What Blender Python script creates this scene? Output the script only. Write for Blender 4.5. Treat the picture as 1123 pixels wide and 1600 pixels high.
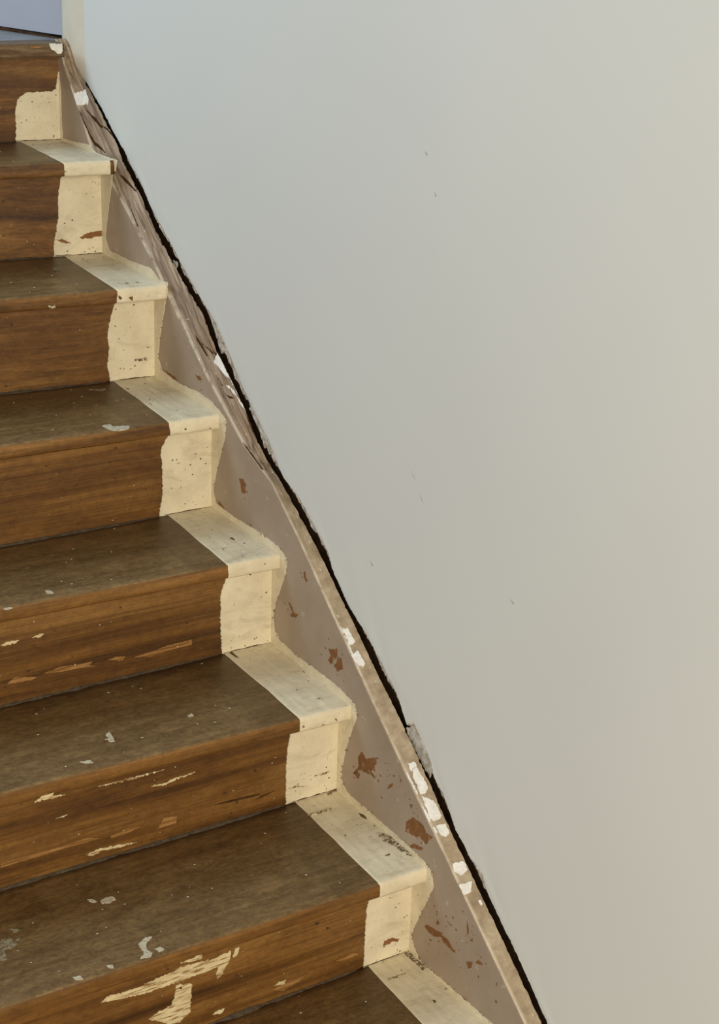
import bpy, bmesh, math, random
from mathutils import Vector, Matrix, noise
from mathutils.geometry import delaunay_2d_cdt

for o in list(bpy.data.objects):
    bpy.data.objects.remove(o)
scene = bpy.context.scene
COL = scene.collection

# ------------------------------------------------------------------ camera
cam_data = bpy.data.cameras.new('camera')
cam = bpy.data.objects.new('camera', cam_data)
COL.objects.link(cam)
right = Vector((0.845586, -0.532752, 0.034052))
up = Vector((0.167861, 0.325897, 0.930384))
fwd = Vector((0.506762, 0.781003, -0.365002))
M = Matrix((right, up, -fwd)).transposed().to_4x4()
M.translation = Vector((-1.385948, -3.312513, 0.395607))
cam.matrix_world = M
cam_data.sensor_fit = 'VERTICAL'
cam_data.sensor_height = 36.0
cam_data.sensor_width = 36.0 * 1123 / 1600
cam_data.lens = 2639.4946 * 36.0 / 1600
cam_data.clip_start = 0.05
scene.camera = cam

# ------------------------------------------------------------------ light
world = bpy.data.worlds.new('world')
scene.world = world
world.use_nodes = True
bg = world.node_tree.nodes['Background']
bg.inputs[0].default_value = (0.90, 0.95, 1.0, 1)
bg.inputs[1].default_value = 0.20


def area(name, loc, target, size, power, col):
    d = bpy.data.lights.new(name, 'AREA')
    d.shape = 'RECTANGLE'
    d.size, d.size_y = size
    d.energy = power
    d.color = col
    o = bpy.data.objects.new(name, d)
    COL.objects.link(o)
    o.location = loc
    o.rotation_euler = (Vector(target) - Vector(loc)).to_track_quat('-Z', 'Y').to_euler()
    return o


# warm room light from the hall below / behind the photographer
area('hall_light', (-2.5, -5.8, 0.6), (-0.1, -1.4, -0.6), (2.4, 2.0), 180, (1.0, 0.90, 0.75))
# cool daylight from the window upstairs
area('upstairs_window', (-1.9, 0.9, 1.9), (0.0, -0.9, 0.2), (1.2, 1.4), 46, (0.62, 0.79, 1.0))

scene.view_settings.view_transform = 'Standard'
scene.view_settings.look = 'None'
scene.view_settings.gamma = 1
scene.view_settings.exposure = 0.4
scene.view_settings.use_curve_mapping = False

# ------------------------------------------------------------------ measurements (metres)
# world axes: +x into the right wall, +y up the flight, +z up; x = 0 is the face of the wall string
STEP = {0: [-0.028, 0.011, 0.0, -0.06, 0.0], 1: [-0.2506, -0.1882, 0.0161, -0.13, -0.1], 2: [-0.476, -0.3863, -0.1827, -0.09, -0.13], 3: [-0.6927, -0.581, -0.4216, -0.04, -0.08], 4: [-0.9247, -0.7726, -0.6606, -0.035, 0.0], 5: [-1.1738, -0.9566, -0.8954, -0.024, 0.0], 6: [-1.4171, -1.1404, -1.1337, -0.005, 0.005], 7: [-1.6573, -1.325, -1.3773, 0.0, 0.01]}
ARRIS = [[-0.0132, -0.0667], [-0.0248, -0.0424], [-0.1434, -0.1886], [-0.2656, -0.2528], [-0.4349, -0.3656], [-0.4946, -0.4155], [-0.6442, -0.5234], [-0.7817, -0.6083], [-0.8884, -0.6478], [-0.9852, -0.7197], [-1.0991, -0.8122], [-1.3459, -1.0046], [-1.6864, -1.2579]]
BACK = [[-0.0131, -0.0293], [-0.0345, -0.0484], [-0.0777, -0.0735], [-0.1736, -0.141], [-0.2117, -0.1692], [-0.2346, -0.1957], [-0.3121, -0.2463], [-0.3763, -0.3028], [-0.4314, -0.3376], [-0.4855, -0.3718], [-0.5751, -0.4201], [-0.6293, -0.4765], [-0.6774, -0.5103], [-0.7494, -0.5644], [-0.7814, -0.5976], [-0.8296, -0.6325], [-0.8789, -0.6552], [-0.9115, -0.6745], [-0.9481, -0.6968], [-0.9911, -0.7235], [-1.0357, -0.7537], [-1.0711, -0.782], [-1.1274, -0.8216], [-1.2081, -0.8838], [-1.284, -0.937], [-1.3723, -1.0064], [-1.4429, -1.0665], [-1.5036, -1.112], [-1.5575, -1.1527], [-1.6103, -1.1925], [-1.7008, -1.2626]]
EDGE = [[0.0196, -0.0167], [0.001, -0.0324], [-0.0732, -0.0807], [-0.1279, -0.1113], [-0.1784, -0.1482], [-0.2312, -0.179], [-0.2629, -0.2039], [-0.3001, -0.2238], [-0.3421, -0.2637], [-0.3894, -0.2933], [-0.4495, -0.3307], [-0.4764, -0.3509], [-0.5348, -0.386], [-0.6175, -0.4325], [-0.6782, -0.4827], [-0.7206, -0.5235], [-0.7745, -0.5652], [-0.825, -0.6008], [-0.8562, -0.6346], [-0.8798, -0.6523], [-0.9301, -0.6692], [-0.9798, -0.6987], [-1.0378, -0.7386], [-1.0519, -0.7644], [-1.1089, -0.8113], [-1.1615, -0.8361], [-1.2177, -0.8726], [-1.265, -0.9071], [-1.2947, -0.9454], [-1.3146, -0.9346], [-1.3704, -0.9794], [-1.3799, -1.0042], [-1.4104, -1.0204], [-1.4469, -1.0661], [-1.4825, -1.0879], [-1.5277, -1.1083], [-1.5422, -1.133], [-1.5879, -1.167], [-1.6238, -1.1932], [-1.6971, -1.2556]]
RISER_EDGE = {1: [[-0.0959, -0.1901], [-0.0934, -0.1603], [-0.0948, -0.1292], [-0.0884, -0.1025], [-0.0706, -0.0889], [-0.0171, -0.0891], [-0.0075, -0.083], [-0.0024, -0.0497]], 2: [[-0.1009, -0.3757], [-0.0974, -0.3474], [-0.0885, -0.3106], [-0.0884, -0.2671], [-0.0838, -0.242], [-0.0782, -0.227]], 3: [[-0.0922, -0.5822], [-0.098, -0.5493], [-0.0935, -0.5178], [-0.0966, -0.4844], [-0.0868, -0.445], [-0.0761, -0.4221]], 4: [[-0.1097, -0.77], [-0.1028, -0.7304], [-0.1022, -0.6737], [-0.1058, -0.6419], [-0.0848, -0.6166]], 5: [[-0.1014, -0.9544], [-0.1042, -0.8967], [-0.1045, -0.838], [-0.0893, -0.8139]], 6: [[-0.1024, -1.141], [-0.1035, -1.0876], [-0.1021, -1.0356], [-0.0941, -0.9995]], 7: [[-0.091, -1.326], [-0.0907, -1.2743], [-0.0896, -1.2099], [-0.0792, -1.1925]]}
STRING_EDGE = {1: [[0.0153, -0.0497], [0.0081, -0.0847], [0.0087, -0.1366], [0.0056, -0.1832], [-0.0673, -0.1799], [-0.1284, -0.1756], [-0.1623, -0.1856], [-0.2296, -0.1862], [-0.2626, -0.1846]], 2: [[-0.2404, -0.2132], [-0.2365, -0.2327], [-0.2116, -0.3074], [-0.2003, -0.3498], [-0.2177, -0.3723], [-0.3202, -0.3727], [-0.4097, -0.3673], [-0.4429, -0.3813], [-0.4815, -0.3801]], 3: [[-0.4814, -0.3851], [-0.4755, -0.4113], [-0.4491, -0.487], [-0.4368, -0.539], [-0.4561, -0.5596], [-0.5253, -0.5651], [-0.6028, -0.5598], [-0.6622, -0.5629], [-0.7027, -0.5746], [-0.7202, -0.5817]], 4: [[-0.7202, -0.5841], [-0.7156, -0.6164], [-0.6809, -0.6966], [-0.6682, -0.7379], [-0.6813, -0.758], [-0.7548, -0.7605], [-0.8471, -0.7565], [-0.9149, -0.759], [-0.9471, -0.7702]], 5: [[-0.9496, -0.7754], [-0.9459, -0.8002], [-0.9137, -0.8653], [-0.9032, -0.9001], [-0.9087, -0.9272], [-0.9324, -0.9376], [-0.9854, -0.9428], [-1.0694, -0.9396], [-1.1397, -0.9412], [-1.1855, -0.9494]], 6: [[-1.1857, -0.9517], [-1.1928, -0.9679], [-1.1641, -1.0386], [-1.1504, -1.0908], [-1.1517, -1.1131], [-1.1694, -1.1269], [-1.2295, -1.1268], [-1.2859, -1.1278], [-1.3558, -1.1288], [-1.4105, -1.1322], [-1.4293, -1.1372]], 7: [[-1.4313, -1.1385], [-1.4373, -1.1655], [-1.411, -1.2255], [-1.3886, -1.2745], [-1.3847, -1.2972], [-1.4016, -1.316], [-1.4195, -1.3251], [-1.473, -1.3184], [-1.5252, -1.3166], [-1.5708, -1.3147], [-1.6134, -1.3128]]}
BAND = {1: [-0.1021, -0.087], 2: [-0.0996, -0.0778], 3: [-0.1013, -0.085], 4: [-0.1045, -0.0921], 5: [-0.1011, -0.0957], 6: [-0.0917, -0.0846], 7: [-0.0898, -0.0826]}
MARKS = [
    ('S', 'bare', 0, [[-0.7685, -0.6796], [-0.7841, -0.6752], [-0.7959, -0.6824], [-0.7924, -0.7015], [-0.7807, -0.7035], [-0.775, -0.6894]]),
    ('S', 'bare', 0, [[-0.956, -0.8527], [-0.9637, -0.8517], [-0.9756, -0.8637], [-0.9922, -0.8611], [-0.9835, -0.871], [-0.9669, -0.8757], [-0.9695, -0.8641]]),
    ('S', 'bare', 0, [[-1.0949, -0.8844], [-1.1226, -0.8716], [-1.1247, -0.8838], [-1.1134, -0.897], [-1.1034, -0.9097], [-1.0945, -0.9053], [-1.1025, -0.8935]]),
    ('S', 'bare', 0, [[-1.1248, -0.885], [-1.1374, -0.8844], [-1.1433, -0.9003], [-1.125, -0.9138], [-1.114, -0.9071], [-1.1227, -0.8971]]),
    ('S', 'bare', 0, [[-1.0057, -0.7748], [-1.0108, -0.7721], [-1.0157, -0.7833], [-1.021, -0.7853], [-1.0138, -0.7893], [-1.0076, -0.7844]]),
    ('S', 'bare', 0, [[-1.212, -1.0265], [-1.2248, -1.0342], [-1.2624, -1.0123], [-1.2521, -1.0371], [-1.2422, -1.0487], [-1.2569, -1.0556], [-1.225, -1.0596], [-1.2072, -1.0643], [-1.1899, -1.0807], [-1.2031, -1.0575], [-1.2008, -1.0432]]),
    ('S', 'bare', 0, [[-1.1896, -1.0755], [-1.2076, -1.0708], [-1.2048, -1.0834], [-1.19, -1.082]]),
    ('S', 'bare', 0, [[-1.3526, -1.0866], [-1.3713, -1.0691], [-1.401, -1.0688], [-1.4083, -1.0777], [-1.4264, -1.0762], [-1.4102, -1.0989], [-1.3902, -1.0963], [-1.3741, -1.103], [-1.3509, -1.1071]]),
    ('S', 'bare', 0, [[-1.3628, -1.1289], [-1.3784, -1.1149], [-1.4026, -1.1109], [-1.3941, -1.1192]]),
    ('S', 'bare', 0, [[-1.3578, -1.0502], [-1.3682, -1.0472], [-1.3637, -1.0569]]),
    ('S', 'bare', 0, [[-1.2922, -1.0579], [-1.3014, -1.0422], [-1.3094, -1.0381], [-1.3052, -1.0468]]),
    ('S', 'bare', 0, [[-1.3068, -1.0222], [-1.3136, -1.0209], [-1.3093, -1.0274]]),
    ('S', 'bare', 0, [[-1.2651, -1.0414], [-1.2736, -1.0414], [-1.2704, -1.0465]]),
    ('S', 'bare', 0, [[-1.4196, -1.25], [-1.4279, -1.2428], [-1.4483, -1.2383], [-1.4685, -1.2346], [-1.4663, -1.243], [-1.4496, -1.2534], [-1.4289, -1.2543]]),
    ('S', 'bare', 0, [[-1.466, -1.2393], [-1.4859, -1.2355], [-1.4952, -1.2427], [-1.5082, -1.2464], [-1.5016, -1.2494], [-1.4814, -1.2494], [-1.4695, -1.2458]]),
    ('S', 'bare', 0, [[-1.5363, -1.2453], [-1.5522, -1.236], [-1.551, -1.2465], [-1.543, -1.2556]]),
    ('S', 'bare', 0, [[-1.5607, -1.2325], [-1.5673, -1.2217], [-1.5786, -1.2252]]),
    ('S', 'bare', 0, [[-1.5313, -1.1716], [-1.5352, -1.177], [-1.538, -1.1945], [-1.5337, -1.1953]]),
    ('S', 'bare', 0, [[-1.54, -1.2029], [-1.5495, -1.1931], [-1.5486, -1.2003]]),
    ('S', 'bare', 0, [[-1.4499, -1.2234], [-1.455, -1.2151], [-1.4596, -1.2202], [-1.4532, -1.2273]]),
    ('S', 'bare', 0, [[-1.4331, -1.2678], [-1.4416, -1.2632], [-1.4391, -1.2688]]),
    ('S', 'bare', 0, [[-1.4773, -1.2047], [-1.4915, -1.203], [-1.4862, -1.2071]]),
    ('S', 'bare', 0, [[-0.5954, -0.5295], [-0.6163, -0.5278], [-0.6246, -0.5315], [-0.6079, -0.5373]]),
    ('S', 'bare', 0, [[-0.4648, -0.5569], [-0.5092, -0.5572], [-0.5223, -0.5609], [-0.4914, -0.5662]]),
    ('S', 'bare', 0, [[-0.689, -0.7469], [-0.7218, -0.7603], [-0.754, -0.7612], [-0.7858, -0.7662], [-0.7701, -0.7718], [-0.7219, -0.7685], [-0.6891, -0.7593]]),
    ('S', 'bare', 0, [[-0.8014, -0.7647], [-0.8323, -0.7636], [-0.8627, -0.7605], [-0.8553, -0.7661], [-0.817, -0.7691]]),
    ('T', 'white', 0, [[0.0085, -1.3348], [0.019, -1.3424], [0.019, -1.3477], [0.0115, -1.3459], [0.0095, -1.3492], [0.0075, -1.3437]]),
    ('T', 'white', 0, [[0.011, -1.3467], [0.0175, -1.3484], [0.0195, -1.3681], [0.0205, -1.3805], [0.013, -1.3823], [0.0065, -1.3789], [0.0075, -1.3667], [0.0075, -1.3542]]),
    ('T', 'white', 0, [[0.007, -1.3816], [0.013, -1.3893], [0.02, -1.3989], [0.022, -1.4184], [0.0175, -1.4204], [0.008, -1.4183], [0.0035, -1.4117], [0.0055, -1.3981]]),
    ('T', 'white', 0, [[0.007, -1.4235], [0.022, -1.4306], [0.022, -1.4427], [0.014, -1.4433], [0.0075, -1.4365]]),
    ('T', 'white', 0, [[0.0055, -1.4769], [0.023, -1.4829], [0.0235, -1.4943], [0.0105, -1.4963], [0.002, -1.4854]]),
    ('T', 'white', 0, [[0.0, -1.5039], [0.021, -1.5102], [0.0125, -1.5202], [0.0, -1.5187]]),
    ('T', 'white', 0, [[0.017, -1.5354], [0.0215, -1.5362], [0.02, -1.5427], [0.017, -1.5403]]),
    ('T', 'white', 0, [[0.005, -1.1299], [0.013, -1.1344], [0.015, -1.1563], [0.005, -1.1554]]),
    ('T', 'white', 0, [[0.0, -1.1675], [0.0125, -1.1679], [0.0145, -1.1895], [0.0095, -1.1909], [0.003, -1.184]]),
    ('T', 'white', 0, [[0.001, -0.0553], [0.02, -0.0717], [0.019, -0.09], [0.0155, -0.0933], [0.0075, -0.0817], [0.0, -0.0721], [0.0, -0.0555], [0.0, -0.0389]]),
    ('T', 'white', 0, [[0.016, -0.6385], [0.025, -0.6371], [0.025, -0.6461], [0.025, -0.6664], [0.025, -0.6865], [0.0215, -0.6776], [0.0185, -0.6564]]),
    ('T', 'white', 0, [[0.0245, -0.6808], [0.025, -0.6932], [0.025, -0.7193], [0.025, -0.7172], [0.025, -0.691]]),
    ('T', 'white', 0, [[0.0165, -0.6871], [0.021, -0.6964], [0.025, -0.7329], [0.025, -0.7461], [0.022, -0.7299], [0.022, -0.7123]]),
    ('T', 'white', 0, [[0.0, -0.5914], [0.0, -0.6053], [0.0015, -0.6162], [0.0, -0.6053]]),
    ('T', 'white', 0, [[0.001, -1.3402], [0.003, -1.3439], [0.0045, -1.3716], [0.003, -1.3775], [0.0015, -1.3748], [0.0005, -1.3534]]),
    ('T', 'white', 0, [[0.001, -1.3896], [0.003, -1.3934], [0.0035, -1.4134], [0.001, -1.4158], [0.0, -1.4064]]),
    ('T', 'white', 0, [[0.001, -1.4226], [0.0045, -1.4233], [0.0055, -1.4327], [0.0025, -1.4323]]),
    ('T', 'white', 0, [[0.003, -1.1253], [0.004, -1.1309], [0.004, -1.1644], [0.003, -1.184], [0.0005, -1.1804], [0.003, -1.1472]]),
    ('R7', 'cream', 0, [[-0.5611, -1.2129], [-0.5498, -1.2057], [-0.5163, -1.2083], [-0.4861, -1.2074], [-0.4497, -1.2024], [-0.4245, -1.1985], [-0.3654, -1.2043], [-0.3415, -1.2004], [-0.3433, -1.221], [-0.3513, -1.2265], [-0.3553, -1.2378], [-0.3653, -1.2447], [-0.3673, -1.2354], [-0.3622, -1.2216], [-0.3853, -1.2236], [-0.4168, -1.224], [-0.4479, -1.224], [-0.4863, -1.224], [-0.524, -1.219]]),
    ('R7', 'cream', 0, [[-0.4363, -1.2284], [-0.409, -1.2367], [-0.411, -1.2678], [-0.4131, -1.2884], [-0.4289, -1.2993], [-0.4485, -1.2971], [-0.464, -1.2854], [-0.4831, -1.2735], [-0.4638, -1.2663], [-0.4444, -1.2633], [-0.4384, -1.2487]]),
    ('R7', 'cream', 0, [[-0.3334, -1.1991], [-0.3253, -1.2], [-0.3313, -1.2148], [-0.3373, -1.2147]]),
    ('N6', 'cream', 0, [[-0.4448, -1.1643], [-0.422, -1.1618], [-0.4086, -1.1621], [-0.4106, -1.1684], [-0.4297, -1.1677]]),
    ('R6', 'cream', 0, [[-0.3579, -1.0308], [-0.3333, -1.0316], [-0.3167, -1.0278], [-0.3001, -1.0261], [-0.2771, -1.0263], [-0.2834, -1.0288], [-0.3085, -1.0302], [-0.3292, -1.0349], [-0.3457, -1.0335]]),
    ('R6', 'cream', 0, [[-0.5245, -1.0411], [-0.5032, -1.0396], [-0.513, -1.0425]]),
    ('R6', 'tan', 0, [[-0.6175, -1.0943], [-0.5873, -1.0923], [-0.5417, -1.0935], [-0.5107, -1.0927], [-0.4715, -1.0923], [-0.4479, -1.0996], [-0.4717, -1.1007], [-0.5109, -1.0998], [-0.5496, -1.1014], [-0.5877, -1.1006], [-0.6178, -1.1013]]),
    ('R6', 'tan', 0, [[-0.432, -1.1024], [-0.3996, -1.0953], [-0.3772, -1.1], [-0.3998, -1.106], [-0.4281, -1.1071]]),
    ('R6', 'cream', 0, [[-0.4743, -1.1233], [-0.4524, -1.1196], [-0.4163, -1.1224], [-0.3838, -1.1283], [-0.4083, -1.1279], [-0.4445, -1.1251], [-0.4646, -1.1286]]),
    ('R6', 'tan', 0, [[-0.3465, -1.1138], [-0.3339, -1.0959], [-0.311, -1.1007], [-0.3131, -1.1131]]),
    ('N5', 'cream', 0, [[-0.4611, -0.9871], [-0.4108, -0.9864], [-0.3476, -0.9868], [-0.3794, -0.9887], [-0.4264, -0.9892]]),
    ('N5', 'cream', 0, [[-0.5663, -0.9864], [-0.5549, -0.9775], [-0.5345, -0.9775], [-0.5365, -0.9826], [-0.5161, -0.9862], [-0.533, -0.9876], [-0.5515, -0.9857]]),
    ('R7', 'cream', 0, [[-0.2616, -1.297], [-0.2528, -1.2923], [-0.2397, -1.2929], [-0.2437, -1.3001]]),
    ('R7', 'cream', 0, [[-0.3731, -1.309], [-0.3629, -1.3051], [-0.3503, -1.3051], [-0.3571, -1.3122]]),
    ('R7', 'tan', 0, [[-0.2644, -1.3033], [-0.2349, -1.296], [-0.1989, -1.2971], [-0.2167, -1.306], [-0.2465, -1.3121]]),
    ('R7', 'tan', 0, [[-0.1503, -1.2902], [-0.1132, -1.2882], [-0.1004, -1.2947], [-0.1315, -1.2972]]),
    ('D6', 'dust', 0, [[-0.3306, -1.1278], [-0.3145, -1.1208], [-0.311, -1.1307], [-0.3245, -1.1367]]),
    ('D6', 'dust', 0, [[-0.5124, -1.2291], [-0.5054, -1.2323], [-0.5023, -1.2425], [-0.5109, -1.2404]]),
    ('D6', 'dust', 0, [[-0.4969, -1.2434], [-0.487, -1.2385], [-0.4749, -1.2417], [-0.4743, -1.2513], [-0.4864, -1.2542], [-0.4979, -1.2499]]),
    ('D6', 'dust', 0, [[-0.4913, -1.3714], [-0.4763, -1.3636], [-0.4681, -1.3662], [-0.4837, -1.379], [-0.4883, -1.3925], [-0.4834, -1.4017], [-0.4911, -1.4101], [-0.5061, -1.4066], [-0.4948, -1.3984], [-0.4947, -1.3825]]),
    ('D6', 'dust', 0, [[-0.4768, -1.3958], [-0.4669, -1.3949], [-0.4657, -1.404], [-0.4746, -1.4067]]),
    ('D6', 'dust', 0, [[-0.5551, -1.3977], [-0.5472, -1.4003], [-0.5491, -1.4086], [-0.5563, -1.4045]]),
    ('D6', 'dust', 0, [[-0.6096, -1.3976], [-0.5998, -1.4013], [-0.5983, -1.4101], [-0.6077, -1.4072]]),
    ('D6', 'greydust', 0, [[-0.6687, -1.2646], [-0.6528, -1.2605], [-0.6511, -1.2745], [-0.6391, -1.2715], [-0.6573, -1.2904], [-0.671, -1.289], [-0.6762, -1.3115], [-0.6868, -1.3117]]),
    ('D6', 'greydust', 0, [[-0.6454, -1.2416], [-0.6316, -1.2527], [-0.6408, -1.2575]]),
    ('R5', 'cream', 0, [[-0.5131, -0.8435], [-0.4982, -0.8401], [-0.4789, -0.8414], [-0.4851, -0.8462], [-0.5074, -0.8467]]),
    ('R5', 'cream', 0, [[-0.4579, -0.843], [-0.4442, -0.8382], [-0.4366, -0.8399], [-0.4429, -0.8458]]),
    ('R5', 'tan', 0, [[-0.5046, -0.9175], [-0.4906, -0.9075], [-0.4532, -0.9173], [-0.4594, -0.9206]]),
    ('R5', 'tan', 0, [[-0.4424, -0.9141], [-0.4099, -0.9084], [-0.3726, -0.9114], [-0.3506, -0.9127], [-0.3571, -0.9177], [-0.3446, -0.9233], [-0.3697, -0.9196], [-0.4102, -0.918]]),
    ('R5', 'tan', 0, [[-0.3221, -0.9162], [-0.3061, -0.9135], [-0.29, -0.9172], [-0.295, -0.9233]]),
    ('R5', 'tan', 0, [[-0.2739, -0.9227], [-0.2346, -0.9186], [-0.2081, -0.9148], [-0.1613, -0.9138], [-0.1613, -0.9239], [-0.2082, -0.9247], [-0.2413, -0.9287]]),
    ('D5', 'dust', 0, [[-0.4033, -1.0663], [-0.3961, -1.0638], [-0.4013, -1.0964], [-0.4102, -1.0915]]),
    ('D5', 'dust', 0, [[-0.4767, -1.1286], [-0.4597, -1.133], [-0.4595, -1.1423], [-0.4706, -1.138]]),
    ('D5', 'dust', 0, [[-0.2594, -1.074], [-0.2502, -1.0722], [-0.2517, -1.0795], [-0.2594, -1.0821]]),
    ('D4', 'dust', 0, [[-0.4234, -0.8766], [-0.4155, -0.8831], [-0.4157, -0.8924], [-0.425, -0.8914]]),
    ('D4', 'dust', 0, [[-0.5109, -0.9131], [-0.4981, -0.9102], [-0.4964, -0.9171], [-0.5073, -0.9188]]),
    ('D3', 'dust', 0, [[-0.2175, -0.6546], [-0.2013, -0.6519], [-0.2018, -0.6677], [-0.174, -0.6762], [-0.1834, -0.6928], [-0.2036, -0.6933], [-0.2132, -0.6854]]),
    ('D3', 'greydust', 0, [[-0.1502, -0.4453], [-0.1194, -0.4555], [-0.1305, -0.4645]]),
    ('D3', 'greydust', 0, [[-0.1382, -0.5319], [-0.1089, -0.5252], [-0.1274, -0.5349]]),
    ('D2', 'greydust', 0, [[-0.1416, -0.2656], [-0.1255, -0.2571], [-0.1313, -0.2749], [-0.1431, -0.282]]),
    ('N0', 'white', 0, [[-0.0363, 0.0116], [-0.0096, 0.0111], [-0.0092, -0.0022], [-0.0111, -0.0084], [-0.0195, -0.009], [-0.026, -0.0034], [-0.0326, -0.0001]]),
    ('N0', 'tan', 0, [[-0.0746, 0.0062], [-0.0606, 0.0071], [-0.0507, 0.0049], [-0.0739, 0.0031]]),
    ('D6', 'grime', 1, [[-0.0152, -1.29], [-0.0037, -1.3004], [0.0043, -1.3368], [-0.002, -1.3801], [-0.008, -1.369], [-0.0127, -1.3351], [-0.0197, -1.3075]]),
    ('R2', 'bare', 1, [[-0.0487, -0.3521], [-0.0334, -0.3419], [-0.0014, -0.3382], [0.0002, -0.3495], [-0.03, -0.3533]]),
    ('R2', 'bare', 1, [[-0.0969, -0.3511], [-0.0803, -0.3513], [-0.0639, -0.3612], [-0.0824, -0.3586]]),
    ('R7', 'bare', 1, [[-0.0518, -1.286], [-0.0375, -1.285], [-0.0227, -1.2924], [-0.0245, -1.2979], [-0.0351, -1.292], [-0.0432, -1.2952], [-0.0555, -1.294]]),
    ('R3', 'grime', 1, [[-0.0432, -0.5411], [-0.0178, -0.5396], [-0.0158, -0.5461], [-0.0285, -0.5468], [-0.0411, -0.5442]]),
    ('R6', 'grime', 1, [[-0.0479, -1.0998], [-0.0342, -1.0971], [-0.0137, -1.0991], [-0.0301, -1.1029]]),
    ('R6', 'grime', 1, [[-0.1039, -1.1085], [-0.0808, -1.1083], [-0.0631, -1.1158], [-0.0807, -1.113]]),
    ('D6', 'grime', 1, [[-0.0872, -1.1858], [-0.0673, -1.1847], [-0.0414, -1.1855], [-0.0512, -1.1901], [-0.0744, -1.1901]]),
    ('D7', 'grime', 1, [[-0.0743, -1.4277], [-0.0537, -1.427], [-0.0389, -1.4291], [-0.0611, -1.4321]]),
    ('D6', 'grime', 1, [[-0.0211, -1.1339], [-0.0009, -1.1301], [-0.0047, -1.1429], [-0.0248, -1.1466]]),
    ('D6', 'grime', 1, [[-0.0411, -1.3545], [-0.0304, -1.3526], [-0.0341, -1.3571]]),
    ('D7', 'grime', 1, [[-0.0125, -1.3771], [-0.0019, -1.3799], [-0.0001, -1.4323], [-0.0107, -1.4357], [-0.0115, -1.4003]]),
    ('N2', 'grime', 0, [[-0.2314, -0.4053], [-0.2184, -0.4048], [-0.217, -0.4098], [-0.2283, -0.4104]]),
    ('R6', 'crack', 0, [[-0.2427, -1.1002], [-0.2096, -1.1003], [-0.1554, -1.1042], [-0.1535, -1.1062], [-0.2059, -1.104]]),
    ('R6', 'crack', 0, [[-0.1647, -1.1143], [-0.1497, -1.1089], [-0.125, -1.1066], [-0.1459, -1.1111]]),
    ('T', 'crack', 0, [[0.009, -0.0865], [0.0175, -0.1251], [0.0205, -0.1526], [0.019, -0.1508], [0.014, -0.1163]]),
    ('T', 'crack', 0, [[0.02, -0.152], [0.024, -0.1677], [0.025, -0.1909], [0.0235, -0.1766]]),
    ('T', 'crack', 0, [[0.0, -0.0713], [0.006, -0.1323], [0.0115, -0.1851], [0.01, -0.1818], [0.0035, -0.1294]]),
    ('T', 'crack', 0, [[0.0145, -0.2405], [0.0195, -0.2674], [0.0235, -0.3001], [0.022, -0.2966], [0.016, -0.2663]]),
    ('T', 'crack', 0, [[0.0075, -0.2919], [0.005, -0.3456], [0.0035, -0.3422]]),
    ('T', 'crack', 0, [[0.0085, -0.5789], [0.0125, -0.621], [0.0105, -0.6199], [0.0075, -0.5851]]),
    ('T', 'crack', 0, [[0.0, -0.5279], [0.0, -0.5703], [0.0, -0.5652]]),
    ('T', 'crack', 0, [[0.02, -0.6065], [0.0235, -0.6367], [0.022, -0.6339]]),
    ('T', 'crack', 0, [[0.011, -0.5978], [0.021, -0.6289], [0.0195, -0.6281]]),
    ('T', 'crack', 0, [[0.025, -0.7461], [0.025, -0.7594], [0.025, -0.779], [0.0235, -0.7754], [0.023, -0.7566]]),
    ('T', 'crack', 0, [[0.012, -0.6643], [0.0135, -0.6817], [0.012, -0.6787]]),
    ('T', 'crack', 0, [[0.011, -0.6932], [0.0185, -0.7145], [0.0135, -0.7062]]),
    ('T', 'crack', 0, [[0.0005, -0.7819], [0.003, -0.8159], [0.003, -0.8539], [0.0, -0.8518], [0.0, -0.8138]]),
    ('T', 'crack', 0, [[0.001, -0.8272], [0.0, -0.8355], [0.0, -0.8186], [0.0, -0.828]]),
    ('W', 'plaster', 0, [[-1.2914, -0.9521], [-1.3089, -0.9395], [-1.3403, -0.9569], [-1.3705, -0.983], [-1.3668, -0.9965], [-1.3645, -1.0083], [-1.3507, -1.0005], [-1.3259, -0.9831], [-1.3047, -0.9702]]),
    ('W', 'plaster', 0, [[-0.7172, -0.5246], [-0.73, -0.5145], [-0.7432, -0.5281], [-0.7347, -0.5327]]),
    ('W', 'plaster', 0, [[-0.435, -0.3493], [-0.4545, -0.3505], [-0.4505, -0.362], [-0.4388, -0.3592]]),
    ('W', 'plaster', 0, [[-0.7438, -0.5561], [-0.7653, -0.5607], [-0.8082, -0.5867], [-0.8295, -0.6039], [-0.8001, -0.5979], [-0.7743, -0.5818]]),
    ('W', 'scuff', 0, [[-1.269, -0.0104], [-1.2758, -0.013], [-1.2729, -0.0171]]),
    ('W', 'scuff', 0, [[-1.2984, -0.0648], [-1.3038, -0.0695], [-1.3007, -0.0719]]),
    ('W', 'scuff', 0, [[-1.1662, -0.6983], [-1.1784, -0.704], [-1.1726, -0.7051]]),
    ('W', 'scuff', 0, [[-1.5419, -0.6161], [-1.5532, -0.6207], [-1.5488, -0.6225]]),
    ('W', 'scuff', 0, [[-1.2959, -0.5321], [-1.3113, -0.5461], [-1.3058, -0.5437]]),
    ('W', 'scuff', 0, [[-1.274, -0.5043], [-1.2876, -0.5179], [-1.2801, -0.5129]]),
]
T_STRING = 0.025     # thickness of the wall string
X_WALL = 0.031       # plaster face
NOSE = 0.027         # tread thickness
X_LEFT = -1.25

random.seed(4)


# ------------------------------------------------------------------ materials
def lin(c):
    return tuple(((v / 255) / 12.92 if v / 255 <= 0.04045 else ((v / 255 + 0.055) / 1.055) ** 2.4) for v in c) + (1,)


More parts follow.
